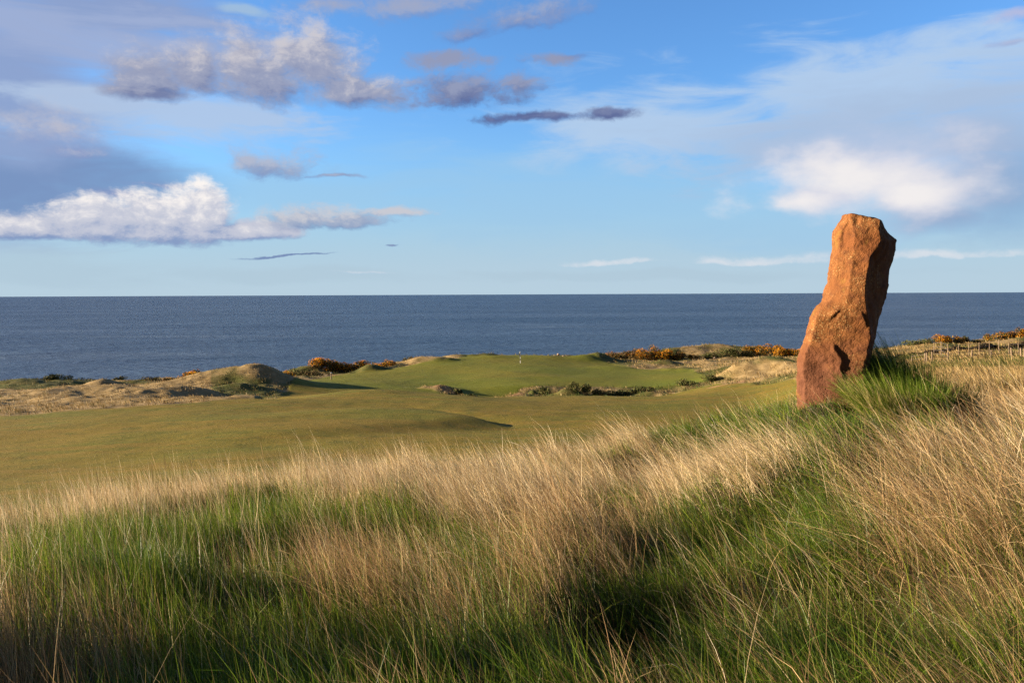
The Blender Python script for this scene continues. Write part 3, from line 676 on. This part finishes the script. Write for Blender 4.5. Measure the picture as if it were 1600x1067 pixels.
# the green sward underneath, taller where it is the only grass
x_, y_, p_, r_, g_ = scatter(11500)
tall = sstep(g_, -0.05, 0.7)
A_ = tall > 0.35
pa = tuft_blades(x_[A_], y_[A_], p_[A_], 40, 0.26, 0.07, 0.095, (0.0018, 0.0042), GPAL, gw, 12, 0.45, 0.7, 0.25, 0.9)
hit = (~A_) & (rng.random(len(x_)) < 0.8)
pb = tuft_blades(x_[hit], y_[hit], p_[hit], 26, 0.17, 0.05, 0.11, (0.0018, 0.0042), GPAL, gw, 13, 0.35, 0.6, 0.28, 1.0)
o = blades('green_grass', *[np.concatenate([a_, b_]) for a_, b_ in zip(pa, pb)], M_green, 3, 4)
tag(o, 'short dark green grass growing in patches among the dry stems', 'grass', kind='stuff')

# grass on the added dune out of view, breaking up its shadow
xd = rng.uniform(-14, -6.5, 900); yd = rng.uniform(-9, 6.5, 900); keep = (land(xd, yd)-CAM_Z) > -1.2
o = blades('added_dune_grass', *tuft_blades(xd[keep], yd[keep], np.full(keep.sum(), 300.0), 22, 0.42, 0.12, 0.12, (0.004, 0.008), SPAL, sw, 17, 0.62, 0.75, 0.2, 0.5), M_straw, 3, 19)
tag(o, 'dry grass on the added shading dune, unseen beside the viewpoint', 'grass', kind='stuff')

# ------------------------------------------------------------------ rough grass of the far dunes and the field on the right
n = 60000
yy_ = np.exp(rng.uniform(math.log(13), math.log(198), n)); px_ = rng.uniform(-260, 1860, n); xx_ = (px_-800)/F*yy_
tmk = turf_mask(xx_, yy_)
okk = (tmk < 0.35) & ~((px_ < 1240) & (yy_ < 60)) & (land(xx_, yy_) > CAM_Z-19)
xx_, yy_, px_ = xx_[okk], yy_[okk], px_[okk]
st_ = np.clip(fbm(xx_/7, yy_/7, 31, 4)*1.8-0.35, 0, 1)
st_ = np.where((px_ < 330) & (yy_ > 60) & (yy_ < 112), st_+0.4, st_); st_ = np.where((px_ > 1250) & (yy_ < 75), st_*0.6+0.55, st_); st_ = np.where((px_ < 150) & (yy_ > 112), st_*0.35, st_)
st_ = np.where((px_ > 1250) & (yy_ > 46) & (yy_ < 69), st_-0.55, st_)
ditch = (px_ > 630) & (px_ < 1150) & (yy_ > 101) & (yy_ < 120)
st_ = np.where(ditch, fbm(xx_/2.2, yy_/2.2, 37, 2)*1.6-0.45+0.5*sstep(px_, 860, 780), st_)
drop = (rng.random(len(xx_)) < np.where(px_ < 560, 0.42, 0.40)) & (px_ < 1250) & ~ditch
xx_, yy_, px_, st_, ditch = [a_[~drop] for a_ in (xx_, yy_, px_, st_, ditch)]
g = np.random.default_rng(23); per_ = 9; ix = np.repeat(np.arange(len(xx_)), per_); N = len(ix)
X = xx_[ix]+g.normal(0, 0.10, N)*(1+yy_[ix]/60); Y = yy_[ix]+g.normal(0, 0.15, N)*(1+yy_[ix]/60); Z = land(X, Y)-0.03
isst = g.random(N) < np.clip(st_[ix]*1.25-0.1, 0.05, 0.95)
pS = np.array([[0.38, 0.265, 0.115], [0.30, 0.20, 0.08], [0.46, 0.34, 0.17], [0.20, 0.135, 0.05]]); pG = np.array([[0.075, 0.095, 0.018], [0.115, 0.125, 0.028], [0.055, 0.065, 0.018], [0.20, 0.155, 0.05]])
pD = np.array([[0.060, 0.100, 0.018], [0.040, 0.075, 0.014], [0.085, 0.120, 0.022], [0.05, 0.06, 0.02]])
ci = g.integers(0, 4, N); col_ = np.where(isst[:, None], pS[ci], np.where(ditch[ix][:, None], pD[ci], pG[ci]))*g.normal(1, 0.15, N).clip(0.6, 1.4)[:, None]
tl = g.normal(1, 0.25, len(xx_)).clip(0.5, 1.7)
L = np.clip(tl[ix]*np.where(yy_[ix] < 75, 0.36, np.where(px_[ix] < 560, 0.22, 0.36))*g.normal(1, 0.2, N), 0.12, 0.9)
o = blades('rough_grass', np.stack([X, Y, Z], -1), L, np.pi+g.normal(0, 0.6, N), np.clip(g.normal(0.25, 0.2, N), -0.3, 1), g.normal(0.7, 0.3, N), (0.0045+0.00042*Y)*g.uniform(0.7, 1.4, N), col_, M_straw, 2, 24)
tag(o, 'straw and green rough grass over the far dunes and the field by the fence', 'grass', kind='stuff')

# ------------------------------------------------------------------ two big tussocks
def tussock(name, X0, Y0, rx, ry, n_, Lm, ls, wid, pal, fan, seed, label, lean_=0.25, front_straw=0.0):
    g = np.random.default_rng(seed)
    r_ = np.sqrt(g.random(n_)); a_ = g.uniform(0, 2*np.pi, n_); ox, oy = r_*np.cos(a_)*rx, r_*np.sin(a_)*ry
    X, Y = X0+ox, Y0+oy; z0 = float(land(np.array([X0]), np.array([Y0]))[0]); Z = land(X, Y)-0.02
    L = np.clip(g.normal(Lm, Lm*ls, n_), 0.12, 1.2)*(1-0.25*r_)
    phi = np.arctan2(oy/ry, ox/rx)+g.normal(0, 0.5, n_)
    th0 = np.abs(g.normal(0.05, 0.10, n_))+fan*r_*0.6
    # add the wind by turning the bearing towards the left
    vx = np.cos(phi)*np.sin(th0)-lean_; vy = np.sin(phi)*np.sin(th0); ph = np.arctan2(vy, vx); th = np.hypot(vx, vy)
    p_ = np.array(pal); ci = g.integers(0, len(p_), n_); c_ = p_[ci]*g.normal(1, 0.15, n_).clip(0.6, 1.4)[:, None]
    if front_straw:
        f = g.random(n_) < front_straw*sstep(-ox/rx-oy/ry*0.6, -0.1, 0.9); c_[f] = np.array([0.55, 0.43, 0.20])*g.normal(1, 0.15, f.sum()).clip(0.6, 1.3)[:, None]
    o = blades(name, np.stack([X-X0, Y-Y0, Z-z0], -1), L, ph, th*0.7, th+np.abs(g.normal(0.25, 0.3, n_)), g.uniform(*wid, n_), c_, M_green, 4, seed+1)
    o.location = (X0, Y0, z0); return tag(o, label, 'grass tussock')


tussock('grass_tussock', wx(1432, 9.8), 9.8, 0.66, 0.40, 10000, 0.66, 0.22, (0.003, 0.006), [[0.07, 0.135, 0.014], [0.10, 0.17, 0.02], [0.14, 0.20, 0.03], [0.05, 0.095, 0.014]], 0.5, 51,
        'big lush green grass tussock growing against the foot of the red standing stone', 0.22, 0.0)
tussock('grass_tussock', wx(1408, 9.1), 9.1, 0.48, 0.34, 7000, 0.55, 0.25, (0.003, 0.006), [[0.12, 0.21, 0.014], [0.18, 0.26, 0.022], [0.24, 0.29, 0.04], [0.07, 0.13, 0.012]], 0.5, 53,
        'bright green and straw tuft of grass leaning across the base of the standing stone', 0.30, 0.4)
tussock('grass_tussock', wx(205, 5.5), 5.5, 0.22, 0.2, 1500, 0.40, 0.2, (0.003, 0.006), [[0.035, 0.085, 0.014], [0.05, 0.11, 0.018], [0.08, 0.14, 0.025]], 0.9, 57,
        'dark green spiky tuft of grass fanning out low on the shaded left of the bank', 0.12)

# ------------------------------------------------------------------ gorse and other shrubs
mfol, q, out = newmat('shrub_foliage'); principled(q, out, attr(q).outputs['Color'], 0.8, 0.15)
mblo = blade_mat('gorse_blossom', 0.45, 0.7, 0.2)


def leaf_cloud(name, P, N_, size, col, mat, g, parent):
    n_ = len(P); a_ = g.normal(size=(n_, 3)); a_ += N_*0.8; a_ /= np.linalg.norm(a_, axis=1, keepdims=True)
    t1 = np.cross(a_, g.normal(size=(n_, 3))); t1 /= np.linalg.norm(t1, axis=1, keepdims=True); t2 = np.cross(a_, t1)
    s1 = (size*g.uniform(0.6, 1.4, n_))[:, None]; s2 = (size*g.uniform(0.35, 0.8, n_))[:, None]
    V = np.stack([P-t1*s1, P+t2*s2, P+t1*s1, P-t2*s2], 1).reshape(-1, 3)
    return npmesh(name, V, np.arange(n_*4).reshape(-1, 4), mat, np.repeat(col, 4, 0), False, parent)


def bush(kind, px, Y, wpx, hpx, flower, label, seed, brown=0.3, group=None, depth=0.8):
    g = np.random.default_rng(seed)
    X = wx(px, Y); wv_ = wpx/F*Y; hv = hpx/F*Y; z0 = float(land(np.array([X]), np.array([Y]))[0])
    o = empty('gorse_bush' if kind == 'gorse' else 'shrub', (X, Y, z0-0.1), label, 'gorse bush' if kind == 'gorse' else 'shrub', group)
    nl = 6+int(wv_*1.2); C_ = np.stack([g.uniform(-0.42, 0.42, nl)*wv_, g.uniform(-0.42, 0.42, nl)*wv_*depth, g.uniform(0.1, 0.62, nl)*hv], -1)
    C_[:, 2] *= 1-0.5*(np.abs(C_[:, 0])/(0.5*wv_))**2
    R_ = np.stack([g.uniform(0.16, 0.30, nl)*wv_, g.uniform(0.16, 0.30, nl)*wv_*depth, g.uniform(0.30, 0.50, nl)*hv], -1)
    def pts(n_, lo):
        i_ = g.integers(0, nl, n_); d = g.normal(size=(n_, 3)); d /= np.linalg.norm(d, axis=1, keepdims=True)
        r_ = g.uniform(lo, 1.0, n_)**0.5
        P = C_[i_]+d*R_[i_]*r_[:, None]; k_ = P[:, 2] > -0.15
        return P[k_], d[k_], i_[k_]
    nf = int(np.clip(650*wv_*hv/4, 350, 2200)); ls = 0.11+0.0*wv_
    P, d, i_ = pts(nf*2, 0.3)
    pal = np.array([[0.040, 0.052, 0.014], [0.060, 0.068, 0.020], [0.085, 0.080, 0.026], [0.16, 0.085, 0.035]]) if kind == 'gorse' else np.array([[0.055, 0.070, 0.020], [0.085, 0.095, 0.028], [0.11, 0.11, 0.035], [0.16, 0.11, 0.05]])
    pr = np.array([(1-brown)/3]*3+[brown]); ci = g.choice(4, len(P), p=pr)
    leaf_cloud('foliage', P, d, ls, pal[ci]*g.normal(1, 0.2, len(P)).clip(0.5, 1.5)[:, None], mfol, g, o)
    if flower > 0:
        P, d, i_ = pts(int(nf*2.2*flower), 0.75)
        patch = g.random(nl) < 0.35+0.6*flower; k_ = (d[:, 2] > -0.25) & (patch[i_] | (g.random(len(P)) < 0.12)); P, d = P[k_]+d[k_]*0.05, d[k_]
        pb_ = np.array([[0.80, 0.33, 0.010], [0.70, 0.25, 0.008], [0.86, 0.44, 0.015], [0.50, 0.17, 0.01]])
        leaf_cloud('blossom', P, d, 0.10, pb_[g.integers(0, 4, len(P))]*g.normal(1, 0.12, len(P))[:, None].clip(0.6, 1.3), mblo, g, o)
    return o


GG = 'gorse bushes along the cliff edge'; SG = 'low shrubs along the cliff edge'
GORSE = [
 (300, 127, 46, 19, .55, 'bright orange gorse bush at the left shoulder of the big straw mound'),
 (272, 129, 32, 12, .25, 'brownish half-flowering gorse just left of the mound shoulder bush'),
 (438, 134, 32, 12, .4, 'small orange gorse peeping over the right end of the big mound'),
 (506, 150, 42, 17, .55, 'first orange gorse of the long row right of the big mound'),
 (535, 151, 44, 19, .65, 'tallest orange gorse in the long row right of the big mound'),
 (562, 152, 38, 17, .45, 'half-dark gorse in the middle of the long row left of the green'),
 (589, 154, 30, 12, .5, 'low orange gorse near the right end of the long row left of the green'),
 (608, 156, 22, 9, .25, 'small dull gorse closing the right end of the row left of the green'),
 (609, 92, 8, 5, .7, 'tiny orange gorse sprig alone where the mound shadow ends on the fairway'),
 (962, 174, 34, 10, .2, 'low brown gorse at the right edge of the green behind the flag'),
 (990, 173, 34, 17, .12, 'tall russet gorse with few flowers, left in the clump right of the green'),
 (1016, 172, 42, 21, .6, 'big orange gorse, highest in the clump right of the green'),
 (1041, 171, 40, 18, .65, 'full orange gorse on the right slope of the clump right of the green'),
 (1062, 172, 26, 10, .15, 'dark low gorse trailing from the clump right of the green'),
 (1083, 172, 20, 9, .6, 'small orange gorse at the far right tip of the clump near the green'),
 (1178, 174, 36, 17, .45, 'orange gorse beside the dark hollow left of the standing stone'),
 (1202, 173, 36, 19, .55, 'tall orange gorse in the group just left of the standing stone'),
 (1224, 171, 32, 16, .6, 'bright orange gorse nearest the left side of the standing stone'),
 (1246, 170, 30, 12, .55, 'orange gorse partly hidden behind the left edge of the standing stone'),
 (1473, 157, 26, 15, .55, 'brightest yellow-orange gorse above the fence right of the stone'),
 (1492, 158, 26, 13, .12, 'dark gorse next to the brightest bush above the fence'),
 (1506, 158, 24, 12, .35, 'half-orange gorse right of the dark one above the fence'),
 (1548, 158, 22, 10, .3, 'small orange gorse alone on the ridge above the taller fence posts'),
 (1566, 156, 32, 17, .15, 'russet gorse starting the raised clump at the right margin'),
 (1586, 155, 32, 21, .15, 'tall rust-brown gorse in the raised clump at the right margin'),
 (1604, 154, 32, 18, .5, 'orange gorse cut by the right edge of the picture'),
]
for i_, (px, Y, w_, h_, fl, lab) in enumerate(GORSE):
    bush('gorse', px, Y, w_, h_*1.15, fl+(0.2 if 430 < px < 615 else 0), lab, 300+i_, 0.55 if fl < 0.3 else 0.3, GG)
SHRUBS = [
 (88, 130, 42, 13, .1, 'rounded green shrub, largest on the low cliff top at far left'),
 (45, 146, 44, 7, .2, 'flat green scrub on the cliff line at far left'),
 (114, 146, 28, 9, .2, 'small dark shrub on the skyline behind the rounded green shrub'),
 (140, 146, 20, 7, .3, 'little dark shrub on the skyline above the pale hummock'),
 (190, 146, 22, 9, .3, 'spiky small shrub on the skyline right of the pale hummock'),
 (236, 140, 32, 10, .5, 'brownish low shrub on the cliff line left of the orange gorse'),
 (470, 140, 44, 18, .3, 'wide dull green shrub between the big mound and the gorse row'),
 (488, 137, 26, 13, .6, 'brown scrubby shrub in the dip right of the big mound'),
 (640, 164, 20, 8, .3, 'dark little shrub on the skyline at the left end of the green'),
 (1112, 173, 30, 12, .1, 'dark shrub at the left of the shaded hollow behind the far mounds'),
 (1135, 174, 34, 13, .1, 'dark shrub in the middle of the shaded hollow behind the far mounds'),
 (1158, 174, 32, 14, .1, 'dark shrub touching the orange gorse in the shaded hollow'),
 (1432, 160, 36, 10, .1, 'dull green scrub on the skyline just right of the big tussock'),
 (1455, 159, 22, 10, .3, 'dark green shrub left of the brightest gorse above the fence'),
 (1524, 159, 36, 6, .6, 'low brown scrub strip on the ridge above the fence'),
 (712, 114, 18, 9, .1, 'leafy green plant at the end of the sandy bank below the green'),
 (735, 111, 26, 7, .1, 'low dark leafy clump between the sandy bank and the straw bank below the green'),
 (848, 114, 20, 17, .05, 'darkest shrub in the ditch below the green, near the sandy bank'),
 (903, 113, 34, 17, .1, 'broad green shrub in the middle of the ditch below the green'),
 (936, 113, 28, 14, .3, 'reddish green shrub right of the broad one in the ditch'),
 (966, 114, 34, 12, .1, 'low green shrub in the right half of the ditch below the green'),
 (1003, 115, 34, 11, .1, 'dark green shrub before the small sand patch of the ditch'),
 (1074, 117, 32, 9, .1, 'low green shrub right of the small sand patch of the ditch'),
 (1108, 117, 34, 11, .1, 'green shrub at the right end of the ditch by the straw mound'),
]
for i_, (px, Y, w_, h_, br_, lab) in enumerate(SHRUBS):
    bush('shrub', px, Y, w_, h_, 0, lab, 400+i_, br_, SG if Y > 125 else 'shrubs in the ditch below the green')


# a long low heather hedge behind the fence
def hedge(pts_, h_, th_, label, seed):
    g = np.random.default_rng(seed); pts_ = np.array([(wx(a_, b_), b_) for a_, b_ in pts_]); n_ = 12000
    tt = g.random(n_)*(len(pts_)-1); i_ = tt.astype(int); f_ = (tt-i_)[:, None]; xy = pts_[i_]*(1-f_)+pts_[i_+1]*f_
    hh = h_*(0.35+0.65*tt/(len(pts_)-1))*(0.6+0.6*vnoise(xy[:, 0]/1.2, xy[:, 1]/3, 7))
    P = np.stack([xy[:, 0], xy[:, 1]+g.normal(0, th_, n_), land(xy[:, 0], xy[:, 1])+hh*np.sqrt(g.random(n_))], -1)
    c_ = np.array([[0.022, 0.020, 0.014], [0.035, 0.028, 0.016], [0.055, 0.036, 0.022]])[g.integers(0, 3, n_)]
    o = leaf_cloud('heather_hedge', P, np.zeros_like(P), 0.10, c_, mfol, g, None)
    return tag(o, label, 'hedge')
hedge([(1396, 91), (1450, 94), (1510, 98), (1570, 102), (1650, 108)], 1.3, 0.3, 'long low dark hedge running behind the post and wire fence', 61)


# ------------------------------------------------------------------ small built things
def tube(co, qd, p0, p1, r0, r1, n_=8, cap=True):
    p0, p1 = np.array(p0, float), np.array(p1, float); a_ = p1-p0; a_ /= np.linalg.norm(a_)
    u_ = np.cross(a_, (0.3, 1, 0.2)); u_ /= np.linalg.norm(u_); v_ = np.cross(a_, u_); b0 = len(co)
    for p_, r_ in ((p0, r0), (p1, r1)):
        for i_ in range(n_): co.append(p_+r_*(math.cos(2*math.pi*i_/n_)*u_+math.sin(2*math.pi*i_/n_)*v_))
    for i_ in range(n_): qd.append((b0+i_, b0+(i_+1) % n_, b0+n_+(i_+1) % n_, b0+n_+i_))
    if cap:
        for b_, s_ in ((b0, 1), (b0+n_, -1)):
            for i_ in range(1, n_-2, 2): qd.append((b_, b_+i_, b_+i_+1, b_+(i_+2) % n_))


def part(name, tubes, mat, parent):
    co, qd = [], []
    for t_ in tubes: tube(co, qd, *t_)
    return npmesh(name, np.array(co), np.array(qd), mat, None, False, parent)


def simple(name, c1, c2, scale=8.0, rough=0.7, stretch=(1, 1, 1)):
    m, q, out = newmat(name); mp_ = q.n.new('ShaderNodeMapping'); q.l.new(objco(q), mp_.inputs[0]); mp_.inputs['Scale'].default_value = stretch
    nn = q.noise(mp_.outputs[0], scale, 5, 0.65); principled(q, out, q.mix(q.smooth(nn, 0.35, 0.65), c1, c2), rough, 0.25, q.bump(nn, 0.4, 0.01)); return m


M_white = simple('white_paint', (0.80, 0.79, 0.76), (0.72, 0.70, 0.66)); M_wood = simple('weathered_wood', (0.27, 0.20, 0.13), (0.17, 0.12, 0.08), 10, 0.9, (1, 1, 0.15))
M_band = simple('dark_band_paint', (0.05, 0.045, 0.03), (0.08, 0.07, 0.04)); M_wire = simple('fence_wire', (0.10, 0.09, 0.085), (0.17, 0.14, 0.12), 20, 0.6)
M_pwood = simple('pale_post_wood', (0.27, 0.20, 0.14), (0.18, 0.13, 0.085), 10, 0.85, (1, 1, 0.15))


def gz(px, Y): return float(land(np.array([wx(px, Y)]), np.array([Y]))[0])


# flag on the green
Yf = 152.0; fx = wx(812.5, Yf); fz = gz(812.5, Yf)
fl = empty('flagstick', (fx, Yf, fz), 'white flagstick with a limp white flag standing in the putting green', 'flagstick')
part('pole', [((0, 0, -0.1), (0, 0, 0.55), 0.045, 0.045), ((0, 0, 0.85), (0, 0, 2.25), 0.045, 0.035)], M_white, fl)
part('band', [((0, 0, 0.55), (0, 0, 0.85), 0.047, 0.047)], M_band, fl)
nf_ = 10; V = []; Q = []
for i_ in range(nf_):
    s_ = i_/(nf_-1)
    for zz, sp_ in ((2.22, 0.35), (1.85, 0.30), (1.50, 0.16)):
        for sd in (-0.006, 0.006): V.append((0.03-s_*sp_, 0.05*math.sin(s_*9+zz)+sd, zz-0.28*s_))
for i_ in range(nf_-1):
    for j_ in range(2):
        for sd in range(2):
            a_ = i_*6+j_*2+sd; Q.append((a_, a_+6, a_+8, a_+2))
npmesh('flag', np.array(V), np.array(Q), M_white, None, True, fl)

# marker post on the far fairway
Ym = 126.0; mo = empty('marker_post', (wx(517, Ym), Ym, gz(517, Ym)), 'pale wooden marker post alone where the mound shadow meets the fairway', 'marker post')
part('shaft', [((0, 0, -0.2), (0, 0, 1.05), 0.085, 0.08)], M_pwood, mo); part('cap', [((0, 0, 1.05), (0, 0, 1.16), 0.10, 0.06)], M_white, mo)


def fence(name, posts, ph, pr_, wires, mat, label, seed, rnd=0.08):
    g = np.random.default_rng(seed); P = [(wx(a_, b_), b_, gz(a_, b_)) for a_, b_ in posts]
    o = empty(name, P[0], label, 'fence'); b0 = np.array(P[0]); tops = []
    for (x_, y_, z_) in P:
        h_ = ph*(1+g.normal(0, rnd)); d_ = np.array([g.normal(0, 0.03), g.normal(0, 0.03), h_]); p_ = np.array((x_, y_, z_))-b0
        part('post', [(p_-(0, 0, 0.15), p_+d_, pr_, pr_*0.92)], mat, o); tops.append((p_, d_))
    for f_ in wires:
        part('wire', [(tops[i_][0]+tops[i_][1]*f_, tops[i_+1][0]+tops[i_+1][1]*f_, 0.014, 0.014, 5) for i_ in range(len(tops)-1)], M_wire, o)
    return o


fence('wire_fence', [(1458.5, 84), (1470, 78), (1481, 73), (1497, 73.5), (1513, 74), (1529, 74.5), (1545, 75.5), (1560.5, 76.5), (1576, 77.5), (1591, 78.5), (1607, 79.5), (1625, 80.5), (1645, 81.5)], 1.45, 0.038, (0.93, 0.66, 0.4, 0.15), M_pwood,
      'tall thin post and wire fence receding across the field, in front of the dark hedge', 71)
fence('wire_fence', [(1424, 70), (1444, 67.5), (1447.5, 67.2), (1456, 67), (1480.5, 67.2), (1517, 66.5), (1548, 66.5), (1580, 66), (1595, 65.5), (1599, 65.3), (1640, 65)], 0.82, 0.065, (0.9, 0.5), M_wood,
      'short stout wooden post fence just in front of the taller wire fence', 73)


# pale rocks
def boulder(px, Y, r_, label, seed, dz=0.0):
    g = np.random.default_rng(seed); nu, nv_ = 18, 12; V = []
    for j_ in range(nv_):
        th = math.pi*(j_+0.5)/nv_
        for i_ in range(nu): V.append((math.sin(th)*math.cos(2*math.pi*i_/nu), math.sin(th)*math.sin(2*math.pi*i_/nu), math.cos(th)))
    V = np.array(V); off = g.random(3)*50
    rr_ = 1+0.7*(vnoise(V[:, 0]*1.6+off[0], V[:, 2]*1.6+V[:, 1]+off[1], seed)-0.5)+0.25*(vnoise(V[:, 0]*5+off[1], V[:, 1]*5+V[:, 2]*3+off[2], seed+1)-0.5)
    V = V*rr_[:, None]*np.array([r_*1.2, r_, r_*0.85])
    i_ = np.arange(nu*nv_).reshape(nv_, nu); j2 = np.roll(i_, -1, 1); Q = np.stack([i_[:-1], i_[1:], j2[1:], j2[:-1]], -1).reshape(-1, 4)
    top = [(i_[0][a_], i_[0][a_+1], i_[0][-a_-2], i_[0][-a_-1]) for a_ in range(nu//2-1)]; Q = np.concatenate([Q, np.array(top)])
    o = npmesh('boulder', V, Q, M_rock, None, False); o.location = (wx(px, Y), Y, gz(px, Y)+r_*0.3+dz); return tag(o, label, 'boulder')
M_rock = simple('pale_rock', (0.36, 0.27, 0.20), (0.25, 0.18, 0.13), 5, 0.95)
boulder(872, 165.5, 0.26, 'upright pale rock on the back rim of the green, right of the flag', 81, 0.25)
boulder(880, 165, 0.20, 'low pale rock beside the upright one on the back rim of the green', 82)
boulder(1116, 171, 0.28, 'pale rock in front of the dark hollow behind the far mounds', 83)
